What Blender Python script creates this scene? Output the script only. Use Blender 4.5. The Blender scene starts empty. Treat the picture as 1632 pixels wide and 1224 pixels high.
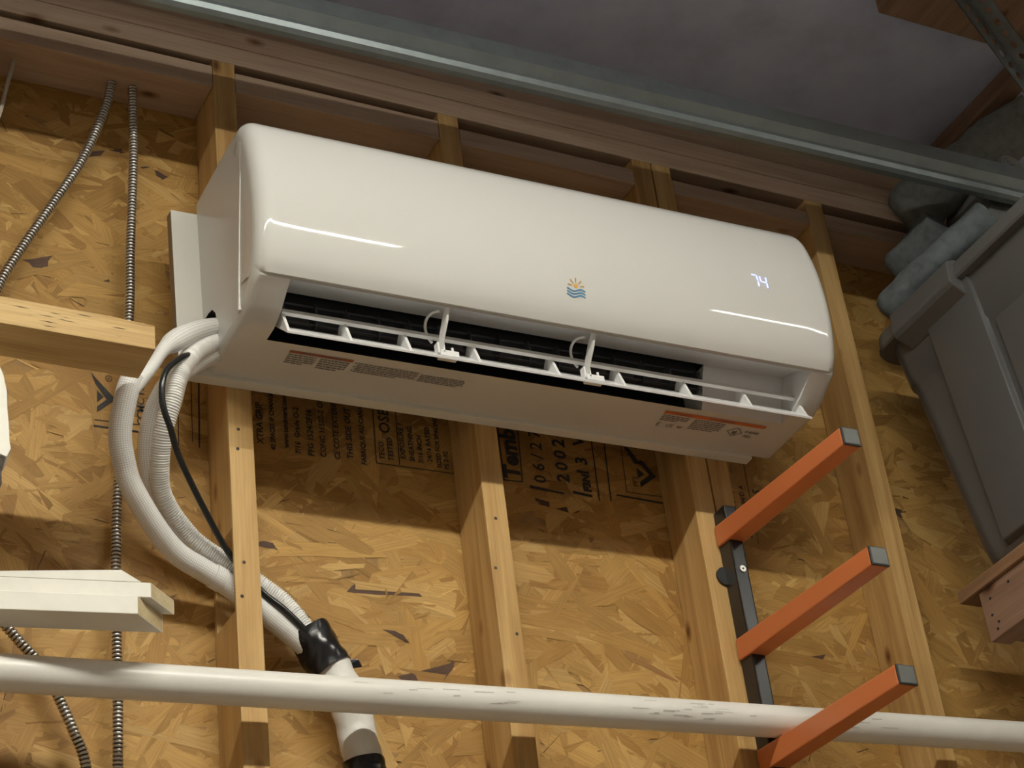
import bpy, bmesh, math, random
from mathutils import Vector, Matrix
random.seed(7)
sc = bpy.context.scene
col = sc.collection

# ------------------------------------------------------------------ camera
cd = bpy.data.cameras.new('camera'); cam = bpy.data.objects.new('camera', cd); col.objects.link(cam)
RT = Vector((0.8910515, -0.4402814, -0.1103603)); UP = Vector((-0.1597315, -0.5317425, 0.8317065)); FW = Vector((0.4248682, 0.7234653, 0.5441368))
cam.matrix_world = Matrix(((RT.x, UP.x, -FW.x, -0.9604), (RT.y, UP.y, -FW.y, -2.5140), (RT.z, UP.z, -FW.z, 1.2102), (0, 0, 0, 1)))
cd.sensor_fit = 'HORIZONTAL'; cd.sensor_width = 36.0; cd.lens = 3355.0357 / 1632 * 36.0
cd.clip_start = 0.05; cd.clip_end = 50
sc.camera = cam
# ------------------------------------------------------------------ world, exposure, lamps' strength
wd = bpy.data.worlds.new('world'); sc.world = wd; wd.use_nodes = True
wd.node_tree.nodes['Background'].inputs[0].default_value = (0.5, 0.52, 0.55, 1)
wd.node_tree.nodes['Background'].inputs[1].default_value = 0.02
sc.view_settings.view_transform = 'Standard'; sc.view_settings.look = 'None'
sc.view_settings.exposure = 0.50; sc.view_settings.gamma = 1.0; sc.view_settings.use_curve_mapping = False
sc.cycles.use_denoising = True
sc.cycles.max_bounces = 8
LAMP_POWER = 132.0
LAMP_COLOR = (1.0, 0.965, 0.845)
LAMP_Z = 3.60
LAMP_HALF = {0: 0.93, 1: 0.62}
LAMPS = [(-0.20, -1.68, 'hanging LED shop light nearer the left wall, off the picture'), (2.26, -1.86, 'hanging LED shop light nearer the right wall, off the picture')]

# ------------------------------------------------------------------ materials
class NT:
    def __init__(s, name):
        s.m = bpy.data.materials.new(name); s.m.use_nodes = True
        s.t = s.m.node_tree; s.b = s.t.nodes['Principled BSDF']
    def n(s, typ, **kw):
        x = s.t.nodes.new(typ)
        for k, v in kw.items():
            if k in ('operation', 'blend_type', 'data_type', 'attribute_name', 'feature', 'wave_type', 'bands_direction', 'noise_dimensions', 'distance'): setattr(x, k, v)
            else: x.inputs[k].default_value = v
        return x
    def l(s, a, b): s.t.links.new(a, b)
    def ramp(s, fac, stops):
        r = s.t.nodes.new('ShaderNodeValToRGB'); e = r.color_ramp.elements
        while len(e) < len(stops): e.new(0.5)
        for i, (p, c) in enumerate(stops): e[i].position = p; e[i].color = (*c, 1) if len(c) == 3 else c
        s.l(fac, r.inputs[0]); return r
    def bump(s, h, strength=0.3, dist=0.002):
        b = s.n('ShaderNodeBump', Strength=strength, Distance=dist); s.l(h, b.inputs['Height']); s.l(b.outputs[0], s.b.inputs['Normal'])

def plain(name, c, rough=0.5, metal=0.0, noise=0.0, nscale=20.0, spec=0.5, coat=0.0, bump=0.0):
    k = NT(name); b = k.b
    b.inputs['Base Color'].default_value = (*c, 1); b.inputs['Roughness'].default_value = rough; b.inputs['Metallic'].default_value = metal
    b.inputs['Specular IOR Level'].default_value = spec; b.inputs['Coat Weight'].default_value = coat; b.inputs['Coat Roughness'].default_value = 0.05
    if noise or bump:
        tc = k.n('ShaderNodeTexCoord'); nz = k.n('ShaderNodeTexNoise', Scale=nscale, Detail=6.0, Roughness=0.6); k.l(tc.outputs['Object'], nz.inputs['Vector'])
        if noise:
            d = tuple(max(0, x * (1 - noise)) for x in c); u = tuple(min(1, x * (1 + noise * .6)) for x in c)
            r = k.ramp(nz.outputs['Fac'], [(0.3, d), (0.5, c), (0.72, u)]); k.l(r.outputs[0], b.inputs['Base Color'])
        if bump: k.bump(nz.outputs['Fac'], bump, 0.002)
    return k.m

def wood(name, axis, light, mid, dark, rough=0.6, knots=True):
    k = NT(name); b = k.b; b.inputs['Roughness'].default_value = rough; b.inputs['Specular IOR Level'].default_value = 0.3
    tc = k.n('ShaderNodeTexCoord'); oi = k.n('ShaderNodeObjectInfo')
    mul = k.n('ShaderNodeVectorMath', operation='SCALE'); mul.inputs[0].default_value = (7.3, 5.1, 3.7); k.l(oi.outputs['Random'], mul.inputs['Scale'])
    ad = k.n('ShaderNodeVectorMath', operation='ADD'); k.l(tc.outputs['Object'], ad.inputs[0]); k.l(mul.outputs[0], ad.inputs[1])
    def mp(along, across):
        m = k.n('ShaderNodeMapping'); s = [across] * 3; s['xyz'.index(axis)] = along; m.inputs['Scale'].default_value = s; k.l(ad.outputs[0], m.inputs['Vector']); return m
    m1 = mp(1.6, 24); n1 = k.n('ShaderNodeTexNoise', Scale=1.0, Detail=4.0, Roughness=0.55, Distortion=0.9); k.l(m1.outputs[0], n1.inputs['Vector'])
    m2 = mp(9, 420); n2 = k.n('ShaderNodeTexNoise', Scale=1.0, Detail=3.0, Roughness=0.6); k.l(m2.outputs[0], n2.inputs['Vector'])
    r = k.ramp(n1.outputs['Fac'], [(0.28, dark), (0.48, mid), (0.70, light)])
    r2 = k.ramp(n2.outputs['Fac'], [(0.3, (0.80, 0.77, 0.73)), (0.6, (1, 1, 1))])
    mx = k.n('ShaderNodeMixRGB', blend_type='MULTIPLY', Fac=0.8); k.l(r.outputs[0], mx.inputs[1]); k.l(r2.outputs[0], mx.inputs[2])
    out = mx
    if knots:
        m3 = mp(7.0, 15.0); v = k.n('ShaderNodeTexVoronoi', Scale=1.0, Randomness=1.0); k.l(m3.outputs[0], v.inputs['Vector'])
        r3 = k.ramp(v.outputs['Distance'], [(0.03, (0.16, 0.09, 0.05)), (0.085, (0.55, 0.42, 0.33)), (0.16, (1, 1, 1))])
        m4 = k.n('ShaderNodeMixRGB', blend_type='MULTIPLY', Fac=0.9); k.l(out.outputs[0], m4.inputs[1]); k.l(r3.outputs[0], m4.inputs[2]); out = m4
    k.l(out.outputs[0], b.inputs['Base Color']); k.bump(n2.outputs['Fac'], 0.25, 0.001)
    return k.m

PINE = ((0.68, 0.46, 0.20), (0.55, 0.345, 0.130), (0.37, 0.205, 0.066))
PINE2 = ((0.57, 0.425, 0.315), (0.49, 0.355, 0.255), (0.37, 0.255, 0.175))  # plates and blocking: pale haze over the upper wall mixed into the wood colour
M = {}
M['stud'] = wood('stud_wood', 'z', *PINE)
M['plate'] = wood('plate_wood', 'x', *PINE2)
M['joist'] = wood('joist_wood', 'y', (0.36, 0.235, 0.165), (0.29, 0.18, 0.12), (0.2, 0.12, 0.08))
M['stick'] = wood('stick_wood', 'x', (0.72, 0.53, 0.25), (0.62, 0.43, 0.19), (0.46, 0.29, 0.11))
M['endgrain'] = wood('end_grain_wood', 'x', (0.66, 0.56, 0.36), (0.56, 0.46, 0.27), (0.45, 0.35, 0.19), knots=False)
M['painted'] = plain('white_painted_wood', (0.85, 0.83, 0.75), 0.55, noise=0.10, nscale=9, bump=0.15)
M['board'] = plain('white_board_paint', (0.76, 0.75, 0.69), 0.4, noise=0.05, nscale=6)
M['rawedge'] = wood('raw_board_edge', 'z', (0.40, 0.30, 0.19), (0.32, 0.23, 0.14), (0.22, 0.15, 0.09), knots=False)
M['rot'] = plain('rotten_wood', (0.07, 0.055, 0.045), 0.9, noise=0.6, nscale=60, bump=0.8)
M['panel'] = plain('glossy_white_plastic', (0.70, 0.697, 0.67), 0.045, spec=0.5)
M['case'] = plain('satin_white_plastic', (0.66, 0.65, 0.62), 0.22, spec=0.5)
M['duct'] = plain('white_duct_plastic', (0.72, 0.73, 0.74), 0.35)
M['vane'] = plain('white_louver_plastic', (0.84, 0.84, 0.84), 0.3)
M['darkp'] = plain('dark_fan_plastic', (0.020, 0.024, 0.032), 0.4)
M['darkg'] = plain('charcoal_vane_plastic', (0.06, 0.065, 0.075), 0.4)
M['black'] = plain('black_opening', (0.012, 0.012, 0.013), 0.7)
M['orange_ink'] = plain('orange_label_ink', (0.62, 0.17, 0.05), 0.5)
M['rust_ink'] = plain('rust_label_ink', (0.36, 0.10, 0.05), 0.5)
M['grey_ink'] = plain('grey_label_ink', (0.17, 0.155, 0.15), 0.6)
M['sun_ink'] = plain('gold_logo_ink', (0.78, 0.42, 0.08), 0.4)
M['ray_ink'] = plain('bronze_logo_ink', (0.56, 0.34, 0.12), 0.4)
M['wave_ink'] = plain('blue_logo_ink', (0.07, 0.25, 0.45), 0.4)
M['stamp'] = plain('black_stamp_ink', (0.035, 0.033, 0.032), 0.8, noise=0.35, nscale=120)
M['blackc'] = plain('black_cable_rubber', (0.012, 0.013, 0.013), 0.25, spec=0.5)
M['tape'] = plain('black_vinyl_tape', (0.010, 0.010, 0.012), 0.22, bump=0.35, nscale=40)
M['wrap'] = plain('white_wrap_tape', (0.80, 0.79, 0.75), 0.45, noise=0.06, nscale=30, bump=0.5)
M['pvc'] = plain('white_pvc', (0.84, 0.82, 0.765), 0.32, noise=0.06, nscale=7)
M['rackblack'] = plain('black_powder_coat', (0.012, 0.012, 0.013), 0.28)
M['rackorange'] = plain('orange_powder_coat', (0.62, 0.185, 0.062), 0.34, spec=0.5)
M['cap'] = plain('grey_plastic_cap', (0.12, 0.128, 0.122), 0.45, noise=0.15, nscale=30)
M['screw'] = plain('zinc_screw', (0.75, 0.73, 0.66), 0.3, metal=0.7)
M['cap_edge'] = plain('black_cap_rim', (0.03, 0.03, 0.03), 0.5)
M['galv'] = plain('galvanised_steel', (0.29, 0.335, 0.345), 0.42, metal=0.75, noise=0.12, nscale=25)
M['angle'] = plain('dull_galvanised_angle', (0.20, 0.21, 0.215), 0.5, metal=0.5, noise=0.2, nscale=30)
M['cable'] = plain('tan_cable_jacket', (0.55, 0.50, 0.41), 0.5)
M['tote'] = plain('grey_tote_plastic', (0.105, 0.105, 0.103), 0.30, spec=0.5)
M['lid'] = plain('grey_lid_plastic', (0.125, 0.125, 0.122), 0.35)
M['roll_green'] = plain('grey_green_quilt', (0.215, 0.23, 0.215), 0.9, noise=0.3, nscale=55, bump=1.0)
M['roll_blue'] = plain('blue_grey_quilt', (0.155, 0.18, 0.192), 0.85, noise=0.32, nscale=50, bump=1.0)
M['roll_pale'] = plain('pale_grey_quilt', (0.29, 0.30, 0.305), 0.8, noise=0.2, nscale=40, bump=0.6)
M['ceil'] = plain('dark_ceiling_sheathing', (0.64, 0.71, 0.97), 0.75, noise=0.15, nscale=9, bump=0.3)
M['concrete'] = plain('concrete', (0.36, 0.33, 0.29), 0.7, noise=0.12, nscale=5, bump=0.1)
M['ply'] = plain('pale_wall_board', (0.62, 0.57, 0.50), 0.7, noise=0.2, nscale=6)
M['shelfply'] = wood('shelf_plywood', 'y', (0.36, 0.22, 0.12), (0.28, 0.16, 0.085), (0.2, 0.11, 0.06))
M['osb'] = plain('osb_core', (0.36, 0.21, 0.08), 0.8, noise=0.4, nscale=30, bump=0.4)
M['white_metal'] = plain('white_enamel', (0.8, 0.8, 0.8), 0.4)

def strand_mat():
    k = NT('osb_strands'); b = k.b; b.inputs['Roughness'].default_value = 0.62; b.inputs['Specular IOR Level'].default_value = 0.35
    at = k.n('ShaderNodeAttribute', attribute_name='tint'); uv = k.n('ShaderNodeUVMap'); uv.uv_map = 'UVMap'
    mp = k.n('ShaderNodeMapping'); mp.inputs['Scale'].default_value = (14, 420, 1); k.l(uv.outputs[0], mp.inputs['Vector'])
    nz = k.n('ShaderNodeTexNoise', Scale=1.0, Detail=3.0, Roughness=0.6); k.l(mp.outputs[0], nz.inputs['Vector'])
    r = k.ramp(nz.outputs['Fac'], [(0.3, (0.72, 0.68, 0.62)), (0.62, (1.06, 1.06, 1.06))])
    mx = k.n('ShaderNodeMixRGB', blend_type='MULTIPLY', Fac=0.85); k.l(at.outputs['Color'], mx.inputs[1]); k.l(r.outputs[0], mx.inputs[2])
    # broad stains and age that wander over the sheet
    tc = k.n('ShaderNodeTexCoord'); n2 = k.n('ShaderNodeTexNoise', Scale=4.5, Detail=3.0); k.l(tc.outputs['Object'], n2.inputs['Vector'])
    r2 = k.ramp(n2.outputs['Fac'], [(0.35, (0.82, 0.78, 0.74)), (0.6, (1, 1, 1))])
    m2 = k.n('ShaderNodeMixRGB', blend_type='MULTIPLY', Fac=1.0); k.l(mx.outputs[0], m2.inputs[1]); k.l(r2.outputs[0], m2.inputs[2])
    k.l(m2.outputs[0], b.inputs['Base Color']); k.bump(nz.outputs['Fac'], 0.35, 0.0006)
    return k.m
M['strand'] = strand_mat()

def mesh_sleeve_mat():
    k = NT('white_woven_sleeve'); b = k.b; b.inputs['Roughness'].default_value = 0.55
    uv = k.n('ShaderNodeUVMap'); uv.uv_map = 'UVMap'; sp = k.n('ShaderNodeSeparateXYZ'); k.l(uv.outputs[0], sp.inputs[0])
    def line(sock, period, w):
        d = k.n('ShaderNodeMath', operation='DIVIDE'); d.inputs[1].default_value = period; k.l(sock, d.inputs[0])
        f = k.n('ShaderNodeMath', operation='FRACT'); k.l(d.outputs[0], f.inputs[0])
        g = k.n('ShaderNodeMath', operation='LESS_THAN'); g.inputs[1].default_value = w; k.l(f.outputs[0], g.inputs[0]); return g
    a = line(sp.outputs[0], 0.0036, 0.22); c = line(sp.outputs[1], 0.0030, 0.24)
    mx = k.n('ShaderNodeMath', operation='MAXIMUM'); k.l(a.outputs[0], mx.inputs[0]); k.l(c.outputs[0], mx.inputs[1])
    r = k.ramp(mx.outputs[0], [(0.0, (0.90, 0.895, 0.875)), (1.0, (0.62, 0.61, 0.585))]); k.l(r.outputs[0], b.inputs['Base Color'])
    k.bump(mx.outputs[0], -0.25, 0.0005)
    return k.m
M['sleeve'] = mesh_sleeve_mat()
def conduit_mat():
    k = NT('flexible_steel_conduit'); b = k.b; b.inputs['Roughness'].default_value = 0.28; b.inputs['Metallic'].default_value = 0.9
    uv = k.n('ShaderNodeUVMap'); uv.uv_map = 'UVMap'; sp = k.n('ShaderNodeSeparateXYZ'); k.l(uv.outputs[0], sp.inputs[0])
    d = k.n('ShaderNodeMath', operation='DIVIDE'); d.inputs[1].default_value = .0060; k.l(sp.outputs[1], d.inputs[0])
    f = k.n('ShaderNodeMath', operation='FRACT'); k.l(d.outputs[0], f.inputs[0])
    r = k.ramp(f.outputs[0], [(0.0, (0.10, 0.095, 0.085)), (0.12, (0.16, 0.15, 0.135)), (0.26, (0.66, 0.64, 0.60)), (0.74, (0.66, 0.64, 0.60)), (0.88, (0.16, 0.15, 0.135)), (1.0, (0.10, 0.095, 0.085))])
    k.l(r.outputs[0], b.inputs['Base Color']); return k.m
M['conduit'] = conduit_mat()
def hose_mat():
    k = NT('translucent_white_hose'); b = k.b
    b.inputs['Base Color'].default_value = (0.86, 0.855, 0.83, 1); b.inputs['Roughness'].default_value = 0.35
    b.inputs['Subsurface Weight'].default_value = 0.25; b.inputs['Subsurface Radius'].default_value = (0.01, 0.01, 0.008); b.inputs['Subsurface Scale'].default_value = 0.5
    return k.m
M['hose'] = hose_mat()
def emit(name, c, s):
    k = NT(name); k.b.inputs['Base Color'].default_value = (0.8, 0.8, 0.8, 1); k.b.inputs['Emission Color'].default_value = (*c, 1); k.b.inputs['Emission Strength'].default_value = s
    return k.m
M['lamp'] = emit('lit_lamp_diffuser', LAMP_COLOR, LAMP_POWER)
M['lamp_dim'] = emit('lit_dimmer_lamp_diffuser', LAMP_COLOR, LAMP_POWER * 0.25)  # right-hand lamp, set weaker so the right side stays darker
M['led'] = emit('blue_white_led', (0.22, 0.30, 1.0), 1.5)

# ------------------------------------------------------------------ mesh helpers
class MB:
    def __init__(s): s.v = []; s.f = []; s.uv = {}; s.mi = []
    def add(s, vs, fs, uvs=None, mi=0):
        o = len(s.v); s.v += [tuple(p) for p in vs]
        for i, f in enumerate(fs):
            if uvs: s.uv[len(s.f)] = uvs[i]
            s.f.append(tuple(j + o for j in f)); s.mi.append(mi)
        return s
    def box(s, lo, hi, mi=0):
        (x0, y0, z0), (x1, y1, z1) = lo, hi
        return s.add([(x0, y0, z0), (x1, y0, z0), (x1, y1, z0), (x0, y1, z0), (x0, y0, z1), (x1, y0, z1), (x1, y1, z1), (x0, y1, z1)],
                     [(0, 3, 2, 1), (4, 5, 6, 7), (0, 1, 5, 4), (1, 2, 6, 5), (2, 3, 7, 6), (3, 0, 4, 7)], mi=mi)
    def prism(s, a, b, mi=0, cap=True):
        n = len(a); vs = list(a) + list(b); fs = [(i, (i + 1) % n, n + (i + 1) % n, n + i) for i in range(n)]
        if cap: fs += [tuple(range(n))[::-1], tuple(range(n, 2 * n))]
        return s.add(vs, fs, mi=mi)
    def loft(s, rings, closed=True, cap0=False, cap1=False, mi=0, skip=None):
        n = len(rings[0]); vs = [p for r in rings for p in r]; fs = []
        m = n if closed else n - 1
        for k in range(len(rings) - 1):
            for i in range(m):
                if skip and skip(k, i): continue
                j = (i + 1) % n; fs.append((k * n + i, k * n + j, (k + 1) * n + j, (k + 1) * n + i))
        if cap0: fs.append(tuple(range(n))[::-1])
        if cap1: fs.append(tuple(range((len(rings) - 1) * n, len(rings) * n)))
        return s.add(vs, fs, mi=mi)
    def build(s, name, mat, parent=None, smooth=None, bevel=0, local=False):
        me = bpy.data.meshes.new(name); me.from_pydata(s.v, [], s.f)
        for m in (mat if isinstance(mat, (list, tuple)) else [mat]): me.materials.append(m)
        for i, p in enumerate(me.polygons): p.material_index = s.mi[i]
        if s.uv:
            ul = me.uv_layers.new(name='UVMap')
            for p in me.polygons:
                u = s.uv.get(p.index)
                if u:
                    for li, c in zip(p.loop_indices, u): ul.data[li].uv = c
        bm = bmesh.new(); bm.from_mesh(me)
        if bevel:
            bmesh.ops.remove_doubles(bm, verts=bm.verts, dist=1e-6)
            bmesh.ops.bevel(bm, geom=[e for e in bm.edges if len(e.link_faces) == 2 and e.calc_face_angle(0) > 0.5], offset=bevel, segments=2, affect='EDGES', profile=0.6)
        if not s.uv: bmesh.ops.recalc_face_normals(bm, faces=bm.faces)
        bm.to_mesh(me); bm.free()
        if smooth is not None:
            me.polygons.foreach_set('use_smooth', [True] * len(me.polygons))
            me.set_sharp_from_angle(angle=math.radians(smooth))
        o = bpy.data.objects.new(name, me); col.objects.link(o)
        if parent:
            o.parent = parent
            if not local: o.matrix_parent_inverse = root_matrix(parent).inverted()
        return o

def root_matrix(o):
    m = Matrix.LocRotScale(o.location, o.rotation_euler, o.scale)
    if o.parent: m = root_matrix(o.parent) @ o.matrix_parent_inverse @ m
    return m
def tag(o, label=None, cat=None, group=None, kind=None):
    if label: o['label'] = label
    if cat: o['category'] = cat
    if group: o['group'] = group
    if kind: o['kind'] = kind
    return o
def thing(name, loc, label, cat, group=None, rot=(0, 0, 0)):
    o = bpy.data.objects.new(name, None); col.objects.link(o); o.location = loc; o.rotation_euler = rot; o.empty_display_size = 0.05
    return tag(o, label, cat, group)
def bx(name, lo, hi, mat, parent=None, bevel=0.0012, local=False):
    return MB().box(lo, hi).build(name, mat, parent, bevel=bevel, local=local)
def spline(pts, step):
    P = [Vector(p) for p in pts]; out = []; n = len(P)
    for i in range(n - 1):
        p0 = P[i - 1] if i else P[0] * 2 - P[1]; p1, p2 = P[i], P[i + 1]; p3 = P[i + 2] if i + 2 < n else P[-1] * 2 - P[-2]
        k = max(2, int((p2 - p1).length / step))
        for j in range(k):
            t = j / k
            out.append(0.5 * ((2 * p1) + (p2 - p0) * t + (2 * p0 - 5 * p1 + 4 * p2 - p3) * t * t + (3 * p1 - p0 - 3 * p2 + p3) * t ** 3))
    out.append(P[-1]); return out
def frames(path):
    T = [(path[min(i + 1, len(path) - 1)] - path[max(i - 1, 0)]).normalized() for i in range(len(path))]
    a = Vector((0, 1, 0)) if abs(T[0].y) < 0.8 else Vector((1, 0, 0)); N = (a - T[0] * a.dot(T[0])).normalized(); fr = []
    for t in T:
        N = (N - t * N.dot(t)).normalized(); fr.append((t, N, t.cross(N)))
    return fr
def tube(path, rad, seg=20, mod=None, caps=True):
    """path: dense points; rad(s, i) radius by arc length; mod(s, ang) extra radius"""
    fr = frames(path); mb = MB(); s = 0.0; rings = []; S = []
    for i, p in enumerate(path):
        if i: s += (p - path[i - 1]).length
        S.append(s); r = rad(s) if callable(rad) else rad; t, N, B = fr[i]; ring = []
        for k in range(seg):
            a = 2 * math.pi * k / seg; rr = r + (mod(s, a) if mod else 0); ring.append(p + N * (math.cos(a) * rr) + B * (math.sin(a) * rr))
        rings.append(ring)
    vs = [q for r in rings for q in r]; fs = []; uvs = []; r0 = rad(0) if callable(rad) else rad; circ = 2 * math.pi * r0
    for i in range(len(rings) - 1):
        for k in range(seg):
            j = (k + 1) % seg; fs.append((i * seg + k, i * seg + j, (i + 1) * seg + j, (i + 1) * seg + k))
            a, b = circ * k / seg, circ * (k + 1) / seg; uvs.append(((a, S[i]), (b, S[i]), (b, S[i + 1]), (a, S[i + 1])))
    if caps:
        fs.append(tuple(range(seg))[::-1]); uvs.append([(0, 0)] * seg); fs.append(tuple(range((len(rings) - 1) * seg, len(rings) * seg))); uvs.append([(0, 0)] * seg)
    return mb.add(vs, fs, uvs)
def interp(x, xs, ys):
    if x <= xs[0]: return ys[0]
    for i in range(len(xs) - 1):
        if x <= xs[i + 1]: return ys[i] + (ys[i + 1] - ys[i]) * (x - xs[i]) / (xs[i + 1] - xs[i])
    return ys[-1]
def text_polys(body, size, bold=0.0, align='LEFT', space=1.0):
    cu = bpy.data.curves.new('tmp', 'FONT'); cu.body = body; cu.size = size; cu.offset = bold; cu.space_character = space; cu.align_x = align; cu.resolution_u = 2
    ob = bpy.data.objects.new('tmp', cu); col.objects.link(ob)
    dg = bpy.context.evaluated_depsgraph_get(); me = bpy.data.meshes.new_from_object(ob.evaluated_get(dg))
    vs = [tuple(v.co) for v in me.vertices]; fs = [tuple(p.vertices) for p in me.polygons]
    bpy.data.objects.remove(ob); bpy.data.curves.remove(cu); bpy.data.meshes.remove(me)
    return vs, fs

# ================================================================== THE ROOM
X0, X1, YF, ZC = -2.20, 3.30, -4.60, 3.81
tag(bx('floor', (X0 - .1, YF - .1, -0.1), (X1 + .1, 0.05, 0), M['concrete'], bevel=0), kind='structure')
tag(bx('ceiling', (X0 - .1, YF - .1, ZC), (X1 + .1, 0.05, ZC + .1), M['ceil'], bevel=0), kind='structure')
tag(bx('wall_left', (X0 - .1, YF, 0), (X0, 0, ZC), M['ply'], bevel=0), kind='structure')
tag(bx('wall_front', (X0, YF - .1, 0), (X1, YF, ZC), M['ply'], bevel=0), kind='structure')
wr = tag(bx('wall_right', (X1, YF, 0), (X1 + .1, 0, ZC), M['ply'], bevel=0), kind='structure')
wb = tag(bx('wall_back', (X0, 0.0, 0), (X1, 0.05, ZC), M['osb'], bevel=0), kind='structure')

# ---- back wall framing
D, hw = 0.0889, 0.01905
NAILS = [(-.0038, 2.8652), (-.0062, 2.8314), (-.0047, 2.6447), (-.0098, 2.5906), (.4042, 2.7781), (.3939, 2.6913), (.4162, 2.5845)]
for cx in (-1.219, -0.8128, -0.4064 + .0, 0.0, 0.4064, 0.791, 0.8325, 1.1644, 1.626, 2.032, 2.438, 2.845):
    if cx == 0.0:      # bored through for the pipes
        m_ = MB(); y0, y1, q0, q1 = -D, -.0022, .04, 3.58; a_, b_, c_, d_ = -.083, -.012, 2.570, 2.700
        R_ = [[(x, y, z) for y, z in ((y0, q0), (y1, q0), (y1, q1), (y0, q1))] + [(x, y, z) for y, z in ((a_, c_), (b_, c_), (b_, d_), (a_, d_))] for x in (-hw, hw)]
        fs = []
        for i in range(4):
            j = (i + 1) % 4; fs += [(i, j, 4 + j, 4 + i), (8 + i, 12 + i, 12 + j, 8 + j), (i, 8 + i, 8 + j, j), (4 + i, 4 + j, 12 + j, 12 + i)]
        m_.add(R_[0] + R_[1], fs).build('stud', M['stud'], wb, bevel=.0012); continue
    bx('stud', (cx - hw, -D, 0.04), (cx + hw, -0.0022, 3.58), M['stud'], wb, 0.0015)
for x_, z_ in NAILS:
    tube([Vector((x_, -D + .0002, z_)), Vector((x_, -D - .0006, z_))], .0026, 10).build('nail_head', M['rot'], wb)
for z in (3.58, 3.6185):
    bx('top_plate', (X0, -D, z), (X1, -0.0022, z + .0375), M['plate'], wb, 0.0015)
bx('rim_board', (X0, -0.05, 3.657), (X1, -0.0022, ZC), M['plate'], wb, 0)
bays = [(-1.2 + hw, -0.8128 - hw, 3.560), (-0.8128 + hw, -0.4064 - hw, 3.562), (-0.4064 + hw, -hw, 3.566), (hw, 0.4064 - hw, 3.562), (0.4064 + hw, 0.791 - hw, 3.555), (0.8325 + hw, 1.1644 - hw, 3.552), (1.1644 + hw, 1.626 - hw, 3.556)]
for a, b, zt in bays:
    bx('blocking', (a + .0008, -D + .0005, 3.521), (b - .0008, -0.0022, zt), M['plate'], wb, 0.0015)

# ---- OSB strands: thousands of thin wood flakes pressed on the sheet
def strands():
    rnd = random.Random(3); vs = []; fs = []; uvs = []; cols = []
    pal = [(0.55, 0.335, 0.104), (0.51, 0.305, 0.090), (0.48, 0.280, 0.080), (0.45, 0.256, 0.070), (0.39, 0.214, 0.058), (0.60, 0.385, 0.135), (0.49, 0.29, 0.086)]
    N = 9000
    BK, PL = (0.105, 0.058, 0.038), (0.68, 0.44, 0.16)
    FEAT = [(.248, 2.681, .100, .017, .06), (.310, 2.548, .085, .020, .35), (.340, 2.556, .040, .008, .9), (.0718, 2.7306, .036, .010, -.1), (.262, 2.610, .035, .009, -.4), (-.278, 3.167, .032, .020, .4), (-.165, 3.160, .014, .010, 0), (.995, 2.585, .12, .012, -1.15), (.60, 2.55, .075, .022, 1.05), (.70, 2.605, .10, .016, -.35), (.335, 2.66, .06, .012, -.2)]
    FC = [BK, BK, BK, BK, BK, BK, BK, PL, PL, (0.34, 0.18, .06), PL]
    for i in range(N):
        cx = rnd.uniform(-0.62, 1.75); cz = rnd.uniform(2.05, 3.60)
        big = rnd.random()
        L = rnd.uniform(0.07, 0.20) if big < .5 else rnd.uniform(0.025, 0.09); Wd = rnd.uniform(0.016, 0.045) if big < .5 else rnd.uniform(0.004, 0.018)
        thin = rnd.random() < .11
        if thin: L = rnd.uniform(.012, .06); Wd = rnd.uniform(.0010, .0022)
        a = rnd.gauss(0, 0.55) if rnd.random() < .8 else rnd.uniform(0, math.pi)
        if i >= N - len(FEAT): cx, cz, L, Wd, a = FEAT[i - (N - len(FEAT))]; thin = False
        ca, sa = math.cos(a), math.sin(a); y = -0.0003 - 0.0011 * i / N; ty = rnd.uniform(-.0004, .0004); tz = rnd.uniform(-.0003, .0003)
        h, w = L / 2, Wd / 2; j = lambda m: rnd.uniform(-m, m)
        sk = j(w * 1.4)
        loc = [(-h + j(w * .5) - sk, -w), (-h * .3, -w * (1 + j(.22))), (h * .35, -w * (1 + j(.22))), (h + j(w * .6) + sk, -w * .9), (h + j(w * .9), 0), (h + j(w * .7) - sk, w * .9),
               (h * .3, w * (1 + j(.22))), (-h * .35, w * (1 + j(.22))), (-h + j(w * .7) + sk, w), (-h + j(w * .9), j(w * .5))]
        o = len(vs)
        for p, q in loc: vs.append((cx + p * ca - q * sa, y + ty * p / h + tz * q / w, cz + p * sa + q * ca))
        fs.append(tuple(range(o, o + 10))); du, dv = rnd.uniform(0, 50), rnd.uniform(0, 50); uvs.append([(p + du, q + dv) for p, q in loc])
        c = rnd.choice(pal); k = rnd.uniform(.88, 1.10)
        if thin: k = rnd.choice((.30, .42, 1.35))
        if rnd.random() < .008 and not thin and Wd < .022: c = (0.10, 0.055, 0.035)
        if i >= N - len(FEAT): c = FC[i - (N - len(FEAT))]
        cols.append(tuple(t * k for t in c) + (1,))
    me = bpy.data.meshes.new('wood_strands'); me.from_pydata(vs, [], fs); me.materials.append(M['strand'])
    me.uv_layers.new(name='UVMap'); me.color_attributes.new('tint', 'FLOAT_COLOR', 'CORNER'); ul = me.uv_layers['UVMap']; ca_ = me.color_attributes['tint']
    for p in me.polygons:
        for li, c in zip(p.loop_indices, uvs[p.index]): ul.data[li].uv = c; ca_.data[li].color = cols[p.index]
    o = bpy.data.objects.new('wood_strands', me); col.objects.link(o); o.parent = wb; tag(o, kind='stuff'); return o
strands()

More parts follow.
